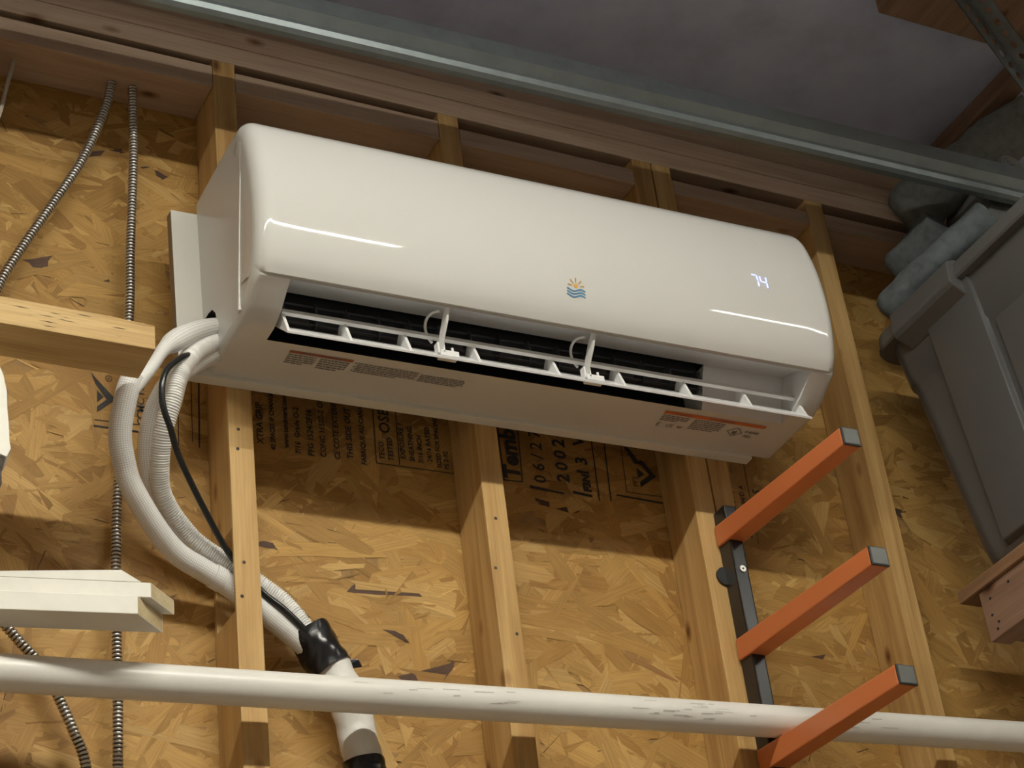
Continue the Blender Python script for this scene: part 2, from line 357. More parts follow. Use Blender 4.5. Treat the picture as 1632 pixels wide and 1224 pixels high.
# ---- printed mill stamps on the sheathing (letters read upwards)
YI = -0.0024
class Ink:
    def __init__(s): s.mb = MB()
    def up(s, x, z, body, size, bold=0.0, space=1.0):
        vs, fs = text_polys(body, size, bold, space=space); s.mb.add([(x - q, YI, z + p) for p, q, _ in vs], fs); return s
    def poly(s, pts): s.mb.add([(x, YI, z) for x, z in pts], [tuple(range(len(pts)))]); return s
    def line(s, a, b, w=0.0016):
        a, b = Vector(a), Vector(b); d = (b - a).normalized(); n = Vector((-d.y, d.x)) * w / 2; return s.poly([a - n, b - n, b + n, a + n])
    def ring(s, c, r, w):
        n = 20
        for i in range(n):
            t0, t1 = 2 * math.pi * i / n, 2 * math.pi * (i + 1) / n
            s.poly([(c[0] + math.cos(t) * q, c[1] + math.sin(t) * q) for t, q in ((t0, r), (t1, r), (t1, r - w), (t0, r - w))])
        return s
    def build(s, label): o = s.mb.build('printed_stamp', M['stamp'], wb); o['label'] = label
k = Ink()
for x, z, b, sz in [(0.0700, 2.905, 'XTRA GRIP', .0150), (0.0890, 2.897, '42 SPACES IF CHANGED', .0105), (0.1110, 2.905, 'www.temboard.com', .0115), (0.1300, 2.897, '7/16  Grade O-2', .0125), (0.1515, 2.897, 'PFG 1524/2F16', .0135),
                    (0.1715, 2.898, 'CONC 11502-2 OSA', .0130), (0.1945, 2.898, 'CE COTE EXTERIEUR', .0130), (0.2165, 2.903, 'THIS SIDE OUT', .0140), (0.2385, 2.896, 'FABRIQUE AU CANADA', .0115),
                    (0.2700, 2.911, 'TECO', .0125), (0.2850, 2.911, 'TESTED', .0125), (0.2830, 2.960, 'OSB', .0260), (0.3060, 2.918, 'EXPOSURE 1', .0120), (0.3215, 2.916, 'SHEATHING', .0120),
                    (0.3365, 2.915, '7/16 INCH', .0115), (0.3520, 2.920, '24/16 RATED', .0115), (0.3675, 2.912, 'SIZED FOR SPACING', .0105), (0.3805, 2.911, 'PS 2-92', .0110)]:
    k.up(x, z, b, sz, 0.0003)
for a, b in [((0.258, 3.06), (0.2551, 2.9028)), ((0.2551, 2.9028), (0.3876, 2.9054)), ((0.3876, 2.9054), (0.390, 3.06)), ((0.2947, 2.906), (0.297, 3.06))]: k.line(a, b, .0016)
k.build('black mill stamp of many small upright text lines')
k = Ink()
k.up(0.5065, 2.914, 'Tembec', .0400, .0016)
for a, b in [((0.4773, 3.03), (0.477, 2.9085)), ((0.477, 2.9085), (0.5101, 2.9104)), ((0.5101, 2.9104), (0.5150, 3.03))]: k.line(a, b, .0020)
k.up(0.5540, 2.913, '06/27', .0310, .0003, 1.5).up(0.5975, 2.922, '2002', .0320, .0009, 1.4).up(0.6360, 2.940, '13 V', .0310, .0009, 1.4).up(0.6360, 2.911, 'F3N', .0190, .0012)
for a, b, w in [((0.5229, 2.904), (0.5500, 2.902), .005), ((0.5500, 2.902), (0.5846, 2.9005), .0035), ((0.6011, 2.906), (0.6368, 2.9037), .005), ((0.6515, 3.04), (0.6493, 2.8967), .0022), ((0.6763, 3.04), (0.6713, 2.9002), .0022),
                ((0.7072, 3.02), (0.7045, 2.9229), .0013), ((0.7045, 2.9229), (0.7717, 2.924), .0013), ((0.6837, 2.9136), (0.7715, 2.9119), .0030)]: k.line(a, b, w)
k.up(0.7290, 2.936, 'PFS', .0140)
k.poly([(0.733, 2.936), (0.767, 2.962), (0.744, 2.990), (0.735, 2.988), (0.754, 2.963), (0.733, 2.946)]).poly([(0.731, 2.953), (0.744, 2.963), (0.731, 2.974)]).poly([(0.712, 3.012), (0.722, 3.010), (0.742, 2.980), (0.728, 2.982)])
k.build('black stamp with large date figures and chevron mark')
k = Ink()
k.poly([(-0.1972, 2.9842), (-0.19, 2.975), (-0.1622, 2.9453), (-0.1628, 2.9396), (-0.1733, 2.9399), (-0.19, 2.9647)]).poly([(-0.1628, 2.9396), (-0.1879, 2.9152), (-0.1879, 2.9251), (-0.1733, 2.9399)]).poly([(-0.1878, 2.9537), (-0.1779, 2.9434), (-0.1878, 2.9327)])
k.ring((-0.1701, 2.9777), .0055, .0011).up(-0.1675, 2.9752, 'R', .0070)
k.up(-0.1160, 2.9035, 'CCMC 11502', .0165, .0003)
for a, b, w in [((-0.1917, 2.9014), (-0.1000, 2.9060), .0012), ((-0.193, 2.8909), (-0.1000, 2.8930), .0028), ((-0.0638, 3.02), (-0.0645, 2.8804), .0016), ((-0.0421, 3.02), (-0.0429, 2.8886), .0012), ((-0.0294, 3.02), (-0.0324, 2.8805), .0026)]: k.line(a, b, w)
k.build('black chevron stamp beside the white line set')
k = Ink()
k.up(0.9170, 2.870, '00 DO SUOE / V', .0125, .0002).up(0.9390, 2.870, '2 1/16 /NIM IN D A', .0125, .0002).up(0.9720, 2.940, 'C S', .0200, .0002)
k.line((0.951, 3.02), (0.949, 2.86), .001)
k.build('faint stamp lines behind the lumber rack')

# ---- pieces overhead on the right
tag(bx('trim_2', (1.500, -2.4, 3.768), (1.540, -0.055, ZC - .001), M['joist'], bevel=0.002), kind='structure')
tag(bx('trim_1', (1.125, -0.60, 3.748), (1.499, -0.424, ZC - .001), M['joist'], bevel=0.002), kind='structure')

# ================================================================== MINI-SPLIT HEAD
AW = 0.989
TILT = -0.0193
ac = thing('wall_air_conditioner', (-0.057, -0.1085, 2.942), 'white wall-mounted air conditioner with open louver showing 74', 'air conditioner', rot=(0, TILT, 0))
L = lambda u, w, v: (u, -w, v)
PF = [(0, 0), (.073, 0), (.102, 0), (.13, 0), (.148, .005), (.164, .012), (.188, .028), (.203, .036), (.213, .060), (.222, .09), (.227, .13), (.228, .173), (.221, .236), (.207, .288), (.192, .309), (.170, .320), (.12, .322), (0, .320)]
def inset(pts, d):
    cw, cv = 0.08, 0.16; out = []
    for w, v in pts:
        if w < 1e-6: out.append((0, v + (d if v < .1 else -d)))
        else:
            q = Vector((w - cw, v - cv)); q = q * (1 - d / q.length * 1.15); out.append((cw + q.x, cv + q.y))
    return out
US = [(0.0, .010), (.0025, .0045), (.007, .0012), (.014, 0), (.055, 0), (.941, 0), (AW - .014, 0), (AW - .007, .0012), (AW - .0025, .0045), (AW, .010)]
rings = [[L(u, w, v) for w, v in inset(PF, d)] for u, d in US]
mb = MB().loft(rings, closed=True, skip=lambda k, i: US[k][0] == .055 and 2 <= i <= 6)
r0 = inset(PF, .010); notch = [(.055, r0[1][1]), (.056, .045), (.050, .072), (.038, .086), (.022, .090), (0, .090)]
mb.add([L(0, w, v) for w, v in r0[1:] + notch[::-1]], [tuple(range(len(r0) - 1 + len(notch)))])
mb.add([L(AW, w, v) for w, v in r0], [tuple(range(len(r0)))])
mb.build('housing', M['case'], ac, smooth=35, local=True)
# thin corner ridge on the left side of the case
rid = [L(-.0006, interp(v, [.0, .06, .15, .25, .29], [.142, .150, .166, .187, .194]), v) for v in [.012 + .268 * i / 24 for i in range(25)]]
tube([Vector(p) for p in rid], lambda s: .0016 + .0016 * max(0, 1 - s / .12), 8).build('case_ridge', M['case'], ac, smooth=60, local=True)
# pipe knock-out behind the notch
nb = MB(); ring_a = [L(0.0005, w, v) for w, v in [(0.001, .012)] + [(.053, .012)] + notch[1:]]; ring_b = [(.06, y, z) for _, y, z in ring_a]
nb.loft([ring_a, ring_b], cap1=True); nb.build('pipe_knockout', M['black'], ac, local=True)

PANEL = [(.168, .3255), (.190, .3235), (.206, .309), (.2185, .287), (.2300, .245), (.2362, .205), (.2385, .165), (.2372, .130), (.2335, .100), (.2270, .072), (.2185, .052), (.2085, .0385)]
pp = [(p.x, p.y) for p in spline([Vector((w, v, 0)) for w, v in PANEL], .006)]
def pnorm(i):
    a, b = Vector(pp[max(i - 1, 0)]), Vector(pp[min(i + 1, len(pp) - 1)]); t = (b - a).normalized(); return Vector((-t.y, t.x)) * -1 if (-t.y) < 0 else Vector((-t.y, t.x))
def panel_w(v):
    q = sorted(pp[6:], key=lambda t: t[1]); return interp(v, [t[1] for t in q], [t[0] for t in q])
def panel_ring(u, d):
    out = []
    for i, (w, v) in enumerate(pp):
        n = pnorm(i); out.append(L(u, w - n.x * d, v - n.y * d))
    w, v = pp[-1]; out.append(L(u, w - .006 - d, v + .001 + d * .2)); return out
RR = .024; secs = [(-.0015, .046)]
for i in range(9):
    a = math.pi / 2 * i / 8; secs.append((-.0015 + RR * (1 - math.cos(a)), RR * (1 - math.sin(a))))
secs += [(.06 + (AW - .12) * i / 20, 0) for i in range(21)]
secs += [(AW - u, d) for u, d in secs[:10][::-1]]
MB().loft([panel_ring(u, d) for u, d in secs], closed=False).build('front_panel', M['panel'], ac, smooth=50, local=True)

# air outlet
mb = MB()
front_wall = [(.2035, .0365), (.190, .047), (.172, .057), (.150, .065), (.131, .069)]
for a, b in ((.0552, .9408),): mb.loft([[L(a, w, v) for w, v in front_wall], [L(b, w, v) for w, v in front_wall]], closed=False)
endw = [(.2035, .0365), (.188, .028), (.164, .012), (.13, 0), (.102, 0), (.07, .03), (.09, .075), (.131, .069), (.172, .078), (.2040, .062)]
for u in (.0551, .9409): mb.add([L(u, w, v) for w, v in endw], [tuple(range(len(endw)))])
mb.build('outlet_duct', M['duct'], ac, smooth=40, local=True)
blk = [(.102, .0), (.108, .012), (.116, .035), (.124, .055), (.1312, .0688)]
MB().loft([[L(.789, w, v) for w, v in blk], [L(.9405, w, v) for w, v in blk]], closed=False).add([L(.789, w, v) for w, v in blk + [(.06, .068), (.06, 0)]], [tuple(range(7))]).build('motor_cover', M['duct'], ac, smooth=40, local=True)
back = [(.102, .0), (.082, .006), (.058, .022), (.042, .05), (.040, .09), (.055, .125), (.09, .14), (.131, .13), (.1325, .0695)]
MB().loft([[L(.0553, w, v) for w, v in back], [L(.789, w, v) for w, v in back]], closed=False).build('fan_scroll', M['darkp'], ac, smooth=60, local=True)
mb = MB(); fc = (.085, .092); nbld = 26
for i in range(nbld):
    a = 2 * math.pi * i / nbld; p, q, r_ = [(fc[0] + math.cos(a + s) * r, fc[1] + math.sin(a + s) * r) for s, r in ((0, .040), (.12, .034), (.32, .028))]
    mb.loft([[L(.06, *p), L(.06, *q), L(.06, *r_)], [L(.785, *p), L(.785, *q), L(.785, *r_)]], closed=False)
mb.build('cross_flow_fan', M['darkg'], ac, local=True)
for i in range(15):
    u = .075 + .05 * i
    if u > .78: break
    pl = [(.108, .022), (.098, .046), (.112, .062), (.124, .062), (.128, .046), (.121, .022)]
    MB().prism([L(u, w, v) for w, v in pl], [L(u + .0018, w, v) for w, v in pl]).build('guide_vane', M['darkg'], ac, local=True)
for v in (.026, .058): bx('vane_link', (.062, -.120, v), (.785, -.117, v + .0022), M['darkg'], ac, 0, local=True)

# louver flap with its gussets
lv = MB(); e0, e1 = (.1605, -.0225), (.1220, .0150)
fl = [(.1614, -.0214), (.1215, .0150), (.1195, .0128), (.1592, -.0244)]
lv.prism([L(.062, w, v) for w, v in fl], [L(.957, w, v) for w, v in fl])
louver = lv.build('louver', M['vane'], ac, bevel=0.0006, local=True)
def sub(mb, name, mat, bevel=0, smooth=None):
    return mb.build(name, mat, louver, bevel=bevel, smooth=smooth, local=True)
rl = [(.1490, .0195), (.1415, .0305), (.1365, .0275), (.1440, .0165)]
sub(MB().prism([L(.062, w, v) for w, v in rl], [L(.942, w, v) for w, v in rl]), 'hinge_rail', M['vane'], .0005)
for u in (.064, .160, .254, .366, .499, .613, .732, .843, .947):
    g = [(.1612, -.0222), (.1505, .004), (.1400, .0300), (.1345, .0295), (.1270, .0240), (.1200, .0140)]
    sub(MB().prism([L(u - .0016, w, v) for w, v in g], [L(u + .0030, w, v) for w, v in g]), 'gusset', M['vane'])
for u in (.303, .548):
    arm = [(.156, -.012), (.162, -.004), (.186, .022), (.199, .041), (.192, .049), (.176, .034), (.160, .014), (.150, -.004)]
    o = MB().prism([L(u, w, v) for w, v in arm], [L(u + .004, w, v) for w, v in arm]).build('louver_support', M['vane'], ac, bevel=.0006, local=True)
    cres = []
    for i in range(9):
        t = math.radians(60 + 140 * i / 8); cres.append(Vector(L(u - .004 - .010 * math.sin(math.pi * i / 8), .158 + .024 * math.cos(t) + .008, .022 + .030 * math.sin(t) * .9)))
    tube(spline(cres, .004), .0022, 8).build('support_hook', M['vane'], ac, smooth=60, local=True)
    bx('clip_block', (u + .000, -.160, -.0185), (u + .030, -.145, -.0085), M['vane'], louver, .001, local=True)
    bx('clip_fork', (u - .004, -.160, -.0150), (u - .0008, -.148, .0040), M['vane'], louver, .0006, local=True)
    bx('clip_fork', (u + .0048, -.160, -.0130), (u + .0080, -.148, .0060), M['vane'], louver, .0006, local=True)
    tube([Vector(L(u + .021, .157, -.012)), Vector(L(u + .021, .157, -.002))], .0020, 10).build('clip_peg', M['vane'], louver, smooth=60, local=True)

# panel print: sun and waves emblem, lit temperature
def onp(u, v, off=.0007): return L(u, panel_w(v) + off, v)
mb = MB(); cu, cv = .5075, .0955
mb.add([onp(cu, cv)] + [onp(cu + .0036 * math.cos(t * math.pi / 12), cv + .0036 * math.sin(t * math.pi / 12)) for t in range(24)], [(0, i + 1, (i + 1) % 24 + 1) for i in range(24)])
emblem = mb.build('emblem', M['sun_ink'], ac, local=True)
mb = MB()
for a in (8, 47, 90, 133, 172):
    a = math.radians(a); c, s_ = math.cos(a), math.sin(a); q = []
    for r, h in ((.0066, -.0008), (.0142, -.0013), (.0142, .0013), (.0066, .0008)): q.append(onp(cu + r * c - h * s_, cv - .001 + r * s_ + h * c))
    mb.add(q, [(0, 1, 2, 3)])
mb.build('sun_rays', M['ray_ink'], emblem, local=True)
mb = MB()
for z in (.0885, .0838, .0791):
    pts = [(cu - .0158 + .0316 * i / 24, z + .0019 * math.cos(2 * math.pi * i / 24 * 1.25 + .3)) for i in range(25)]
    mb.add([onp(u, v + h) for u, v in pts for h in (-.00115, .00115)], [(2 * i, 2 * i + 2, 2 * i + 3, 2 * i + 1) for i in range(24)])
mb.build('waves', M['wave_ink'], emblem, local=True)
mb = MB()
def seg(u0, v0, u1, v1, w=.0021):
    d = Vector((u1 - u0, v1 - v0)); d.normalize(); n = Vector((-d.y, d.x)) * w / 2; e = d * .0009
    q = [(u0 + e.x - n.x, v0 + e.y - n.y), (u1 - e.x - n.x, v1 - e.y - n.y), (u1 - e.x + n.x, v1 - e.y + n.y), (u0 + e.x + n.x, v0 + e.y + n.y)]
    mb.add([onp(a, b) for a, b in q], [(0, 1, 2, 3)])
a0, h0, hm, h1 = .8370, .1585, .1700, .1815
seg(a0, h1, a0 + .0110, h1); seg(a0 + .0110, h1, a0 + .0110, hm); seg(a0 + .0110, hm, a0 + .0110, h0)
a1 = .8535
seg(a1, h1, a1, hm); seg(a1, hm, a1 + .0110, hm); seg(a1 + .0110, h1, a1 + .0110, hm); seg(a1 + .0110, hm, a1 + .0110, h0)
o = mb.build('digit_display', M['led'], ac, local=True); o['label'] = 'lit blue-white digits 74'

# underside stickers
def under(pts): return [L(u, w, -.0007) for u, w in pts]
def quad(mb, u0, u1, w0, w1, sh=0.0): mb.add(under([(u0 + sh * (w1 - w0), w0), (u1 + sh * (w1 - w0), w0), (u1, w1), (u0, w1)]), [(0, 1, 2, 3)])
def lines(mb, u0, u1, w0, w1, n, seed):
    r = random.Random(seed); dh = (w1 - w0) / n
    for i in range(n):
        w = w1 - dh * (i + .5); u = u0; end = u1 - (r.uniform(.1, .45) * (u1 - u0) if i == n - 1 else r.uniform(0, .02) * (u1 - u0))
        while u < end - .001:
            ln = min(r.uniform(.003, .010), end - u); quad(mb, u, u + ln, w - dh * .26, w + dh * .26); u += ln + .0012
def wtext(mb, u, w, body, size, bold=0.0):
    vs, fs = text_polys(body, size, bold); mb.add([L(u + p, w + q, -.0011) for p, q, _ in vs], fs)
def sticker(bar, blocks, barmat, words, label, extra=None):
    mb = MB(); quad(mb, *bar); o = mb.build('warning_sticker', barmat, ac, local=True); o['label'] = label
    t = MB()
    for i, b in enumerate(blocks): lines(t, *b, seed=i + 3)
    for u, w, s_, sz in words: wtext(t, u, w, s_, sz, .0001)
    if extra: extra(t)
    t.build('sticker_print', M['grey_ink'], o, local=True)
sticker((.097, .197, .0815, .0875), [(.098, .142, .054, .080, 5), (.148, .194, .052, .080, 5)], M['rust_ink'], [(.112, .0825, 'WARNING', .0055), (.150, .0825, 'AVERTISSEMENT', .0045)], 'rust-red barred warning sticker under the left end')
t = MB(); lines(t, .206, .305, .058, .0835, 6, 21); lines(t, .309, .384, .060, .080, 5, 22)
for w in (.081, .072, .062): quad(t, .2015, .2045, w - .0012, w + .0012)
t.build('sticker_print', M['grey_ink'], ac, local=True)
def ex(t):
    c = (.876, .060); R = .013
    for q in range(4):
        a, b = math.pi / 2 * q, math.pi / 2 * (q + 1)
        p = [(c[0] + math.cos(a) * R * 1.15, c[1] + math.sin(a) * R), (c[0] + math.cos(b) * R * 1.15, c[1] + math.sin(b) * R), (c[0] + math.cos(b) * (R - .0018) * 1.15, c[1] + math.sin(b) * (R - .0018)), (c[0] + math.cos(a) * (R - .0018) * 1.15, c[1] + math.sin(a) * (R - .0018))]
        t.add(under(p), [(0, 1, 2, 3)])
    t.add(under([(.873, .0545), (.878, .0545), (.881, .059), (.878, .066), (.8765, .061), (.8735, .063), (.8715, .058)]), [tuple(range(7))])
    quad(t, .870, .882, .0525, .0535)
sticker((.731, .921, .080, .0885), [(.733, .782, .060, .078, 4), (.792, .850, .048, .078, 6)], M['orange_ink'], [(.750, .0815, 'WARNING', .0065), (.815, .0815, 'AVERTISSEMENT', .0065), (.734, .045, 'E', .0150), (.752, .046, 'CE', .0110), (.772, .046, '40', .0100), (.893, .0615, 'R454B', .0100), (.896, .0500, 'A2L', .0100)], 'orange barred warning sticker with flame diamond', ex)

# ---- mounting board behind it
mbd = MB().box((0, 0, 0), (.988, .0190, .298))
mbd.mi[5] = 1; mbd.mi[0] = 0
bo = mbd.build('mounting_board', [M['board'], M['rawedge']], bevel=.001)
bo.location = (-.098, -.1083, 2.934); bo.rotation_euler = (0, -.0215, 0)
tag(bo, 'white painted board screwed to the studs behind the air conditioner', 'board')

# ================================================================== LINE SET
ls = thing('line_set', (0.16, -.06, 2.2), 'bundle of white insulated pipes leaving the left side of the air conditioner', 'pipe bundle')
T1 = [(-0.020, -.135, 3.012), (-0.046, -.145, 3.0), (-0.084, -.165, 2.973), (-0.123, -.185, 2.938), (-0.15, -.195, 2.908), (-0.166, -.198, 2.879), (-0.185, -.198, 2.848), (-0.199, -.196, 2.826)]
tube(spline(T1, .003), lambda s: interp(s, [0, .05, .14, .160, .178, .2, .23], [.0125, .0150, .0162, .0150, .0105, .0088, .0095]), 28).build('insulated_pipe', M['sleeve'], ls, smooth=60)
SL = spline([(-0.196, -.196, 2.850), (-0.204, -.192, 2.827), (-0.208, -.172, 2.774), (-0.198, -.155, 2.739), (-0.181, -.135, 2.713), (-0.139, -.103, 2.676), (-0.099, -.078, 2.652), (-0.053, -.063, 2.638), (-0.019, -.058, 2.624), (0.033, -.058, 2.588), (0.074, -.058, 2.558), (0.105, -.058, 2.533)], .003)
tube(SL, lambda s: interp(s, [0, .06, .25, .5], [.0163, .0160, .0160, .0165]), 32).build('insulation_sleeve', M['sleeve'], ls, smooth=60)
def cut(path, a, b):
    out = []; s = 0
    for i, p in enumerate(path):
        if i: s += (p - path[i - 1]).length
        if a <= s <= b: out.append(p)
    return out
tube(cut(SL, .338, .358), lambda s: .0176, 32).build('sleeve_joint', M['sleeve'], ls, smooth=60)
T2 = [(-0.030, -.130, 2.968), (-0.064, -.142, 2.948), (-0.101, -.155, 2.912), (-0.125, -.155, 2.886), (-0.142, -.135, 2.853), (-0.148, -.115, 2.812), (-0.142, -.095, 2.779), (-0.124, -.072, 2.738), (-0.091, -.055, 2.702), (-0.047, -.045, 2.674), (0.005, -.040, 2.648), (.050, -.038, 2.610), (.100, -.045, 2.545)]
tube(spline(T2, .004), .0150, 28).build('insulated_pipe', M['sleeve'], ls, smooth=60)
DR = [(-0.020, -.14, 2.985), (-0.057, -.15, 2.968), (-0.1, -.172, 2.923), (-0.124, -.178, 2.878), (-0.133, -.172, 2.837), (-0.139, -.146, 2.794), (-0.129, -.102, 2.747), (-0.11, -.08, 2.723), (-0.085, -.066, 2.702), (-0.059, -.058, 2.683), (-0.017, -.052, 2.663), (0.034, -.05, 2.635), (0.07, -.05, 2.609), (0.101, -.05, 2.571), (0.117, -.05, 2.543)]
tube(spline(DR, .0009), lambda s: interp(s, [0, .05, .2, .5], [.0120, .0140, .0135, .0125]), 20, lambda s, a: .0009 * math.sin(2 * math.pi * s / .0036)).build('drain_hose', M['hose'], ls, smooth=80)
BC = [(-0.025, -.125, 2.975), (-0.059, -.135, 2.96), (-0.112, -.185, 2.911), (-0.129, -.196, 2.894), (-0.149, -.203, 2.869), (-0.157, -.204, 2.845), (-0.157, -.2, 2.819), (-0.152, -.195, 2.802), (-0.141, -.185, 2.784), (-0.116, -.152, 2.756), (-0.061, -.104, 2.702), (-0.02, -.076, 2.662), (0.024, -.075, 2.611), (0.055, -.078, 2.585), (0.086, -.078, 2.555), (0.107, -.074, 2.531)]
tube(spline(BC, .004), .0046, 14).build('control_cable', M['blackc'], ls, smooth=60)
WR = spline([(0.108, -.056, 2.548), (0.135, -.06, 2.501), (0.151, -.062, 2.460), (0.160, -.062, 2.413), (0.167, -.062, 2.364), (0.172, -.062, 2.322), (0.176, -.062, 2.20), (0.176, -.062, 2.02)], .004)
tube(WR, lambda s: .0270, 32, lambda s, a: .0007 * math.sin(s * 210 + a * 2) * math.sin(3 * a + s * 30) + .0009 * math.sin(2 * math.pi * s / .045 + a)).build('wrapping_tape', M['wrap'], ls, smooth=60)
tp = [Vector((0.098, -.056, 2.566)), Vector((0.110, -.057, 2.545)), Vector((0.122, -.058, 2.522)), Vector((0.130, -.059, 2.508))]
def crumple(s, a): return .0009 * math.sin(a * 3 + s * 120) + .0006 * math.sin(a * 7 - s * 260)
tape = tube(spline(tp, .003), lambda s: .0310, 36, crumple).build('black_tape', M['tape'], ls, smooth=50)
MB().prism([(.136, -.070, 2.520), (.166, -.074, 2.522), (.172, -.072, 2.512), (.140, -.070, 2.505)], [(.136, -.066, 2.520), (.166, -.072, 2.522), (.172, -.069, 2.512), (.140, -.066, 2.505)]).build('tape_flap', M['tape'], tape, bevel=.001)
tube(cut(WR, .188, .235), lambda s: .0290, 32, crumple).build('black_tape', M['tape'], ls, smooth=50)

# ================================================================== ELECTRICAL
def conduit(name, pts, label):
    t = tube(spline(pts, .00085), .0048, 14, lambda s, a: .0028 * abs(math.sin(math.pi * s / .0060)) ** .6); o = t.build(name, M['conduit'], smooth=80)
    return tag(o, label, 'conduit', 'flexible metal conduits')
conduit('flexible_conduit', [(-.176, -.045, 3.5205), (-.178, -.045, 3.505), (-.189, -.045, 3.453), (-.224, -.042, 3.347), (-.277, -.038, 3.235), (-.319, -.036, 3.148), (-.345, -.035, 3.085), (-.366, -.034, 3.0), (-.374, -.033, 2.85), (-.368, -.033, 2.66), (-.340, -.033, 2.562), (-.308, -.033, 2.518), (-.272, -.034, 2.478), (-.250, -.035, 2.434), (-.230, -.036, 2.387), (-.214, -.036, 2.337), (-.200, -.036, 2.2), (-.195, -.036, 1.9)],
        'curving flexible steel conduit sweeping down to the left')
conduit('flexible_conduit', [(-.141, -.045, 3.5205), (-.141, -.045, 3.376), (-.148, -.044, 3.189), (-.151, -.042, 3.059), (-.169, -.038, 2.772), (-.173, -.038, 2.651), (-.173, -.038, 2.535), (-.172, -.038, 2.442), (-.173, -.038, 2.34), (-.174, -.038, 2.1), (-.174, -.038, 1.9)],
        'straight vertical flexible steel conduit beside the stud')
o = tube(spline([(-.334, -.045, 3.5205), (-.336, -.045, 3.505), (-.342, -.045, 3.474), (-.353, -.043, 3.407), (-.366, -.04, 3.36), (-.386, -.04, 3.33)], .008), .0036, 10).build('electrical_cable', M['cable'], smooth=60)
tag(o, 'thin tan cable dropping from the blocking at the upper left', 'cable')

# ================================================================== LUMBER RACKS
def rack(x, ztops, zlo, zhi, label, dz=-.026):
    r = thing('lumber_rack', (x, -.0895, zlo), label, 'rack', 'wall lumber racks')
    up = bx('upright', (x - .012, -.1225, zlo), (x + .0125, -.0895, zhi), M['rackblack'], r, .0025)
    for zt in (sum(ztops[:2]) / 2 + .012,):
        n = 24; a = [(x - .012 + .0 + .016 * math.cos(math.pi * i / n + math.pi / 2), zt + .016 * math.sin(math.pi * i / n + math.pi / 2)) for i in range(n + 1)]
        MB().prism([(p, -.0935, q) for p, q in a], [(p, -.0896, q) for p, q in a]).build('mounting_tab', M['rackblack'], up)
        tube([Vector((x + .001, -.1225, zt - .001)), Vector((x + .001, -.1248, zt - .001))], .0056, 20).build('screw', M['screw'], up, smooth=40)
        tube([Vector((x + .001, -.1247, zt - .001)), Vector((x + .001, -.1250, zt - .001))], .0018, 6).build('screw_socket', M['black'], up)
    for zt in ztops:
        y0, y1 = -.0925, -.445; a = [(x - .0165, y0, zt - .036), (x + .0165, y0, zt - .036), (x + .0165, y0, zt), (x - .0165, y0, zt)]
        b = [(x - .0155, y1, zt + dz - .0300), (x + .0155, y1, zt + dz - .0300), (x + .0155, y1, zt + dz), (x - .0155, y1, zt + dz)]
        arm = MB().prism(a, b).build('arm', M['rackorange'], r, bevel=.0022)
        c1 = [(p[0] * 1.0, y1 - .0004, p[2]) for p in b]; c2 = [(p[0], y1 - .0035, p[2]) for p in b]
        MB().prism(c1, c2).build('end_cap', M['cap_edge'], arm, bevel=.001)
        sx = .86; cz = zt + dz - .015
        c3 = [(x + (p[0] - x) * sx, y1 - .0036, cz + (p[2] - cz) * sx) for p in b]; c4 = [(p[0], y1 - .0042, p[2]) for p in c3]
        MB().prism(c3, c4).build('cap_face', M['cap'], arm)
    return r
rack(0.8155, (2.820, 2.619, 2.433), 2.20, 2.846, 'black upright with three orange arms below the right end of the air conditioner')
rack(-0.8128, (2.808, 2.577, 2.4545, 2.357), 2.20, 2.87, 'black upright with orange arms on a stud left of the picture', dz=-.012)

# ================================================================== STORED LENGTHS
sl = .0428
pa, pb = Vector((-1.05, -.152, 2.455 + sl * (-1.05 - .8155))), Vector((1.60, -.152, 2.455 + sl * (1.60 - .8155)))
o = tube([pa + (pb - pa) * i / 60 for i in range(61)], .0243, 40, caps=True).build('pvc_pipe', M['pvc'], smooth=60)
tag(o, 'long scuffed white plastic pipe lying along the lumber racks', 'pipe')
# scuff marks on the pipe
sm = MB(); rs = random.Random(5)
for i in range(46):
    x = rs.choice([rs.uniform(.12, .38), rs.uniform(.55, .75), rs.uniform(.86, 1.0)]); a = rs.uniform(-.55, .45); ln = rs.uniform(.006, .032); wv = rs.uniform(.0004, .0011)
    c = Vector((x, -.152, 2.455 + sl * (x - .8155))); n = Vector((0, -math.cos(a), math.sin(a))); t = Vector((0, math.sin(a), math.cos(a))); d = Vector((1, 0, sl))
    p = c + n * .0246; sm.add([p - d * ln / 2 - t * wv, p + d * ln / 2 - t * wv * .4, p + d * ln / 2 + t * wv, p - d * ln / 2 + t * wv * .6], [(0, 1, 2, 3)])
M['scuff'] = plain('grey_scuff', (0.52, 0.50, 0.45), 0.6)
sm.build('scuff_marks', M['scuff'], o)['kind'] = 'stuff'

# rough 2x lumber
st = MB(); n = 14
top = [(-1.10 + (.894) * i / n) for i in range(n + 1)]
ra = random.Random(11); rings = []
for i, x in enumerate(top):
    zt = 2.855 + ra.uniform(-.0008, .0008) - (.0045 if i == n else .0012 if i == n - 1 else 0)
    rings.append([(x, -.320, 2.8125), (x, -.320, zt), (x, -.2475, zt), (x, -.2475, 2.8125)])
st.loft(rings, cap0=True, cap1=True)
lo = tag(st.build('lumber_offcut', M['stick'], bevel=.0012), 'bare tan lumber stick ending beside the torn pipe sleeve', 'lumber')

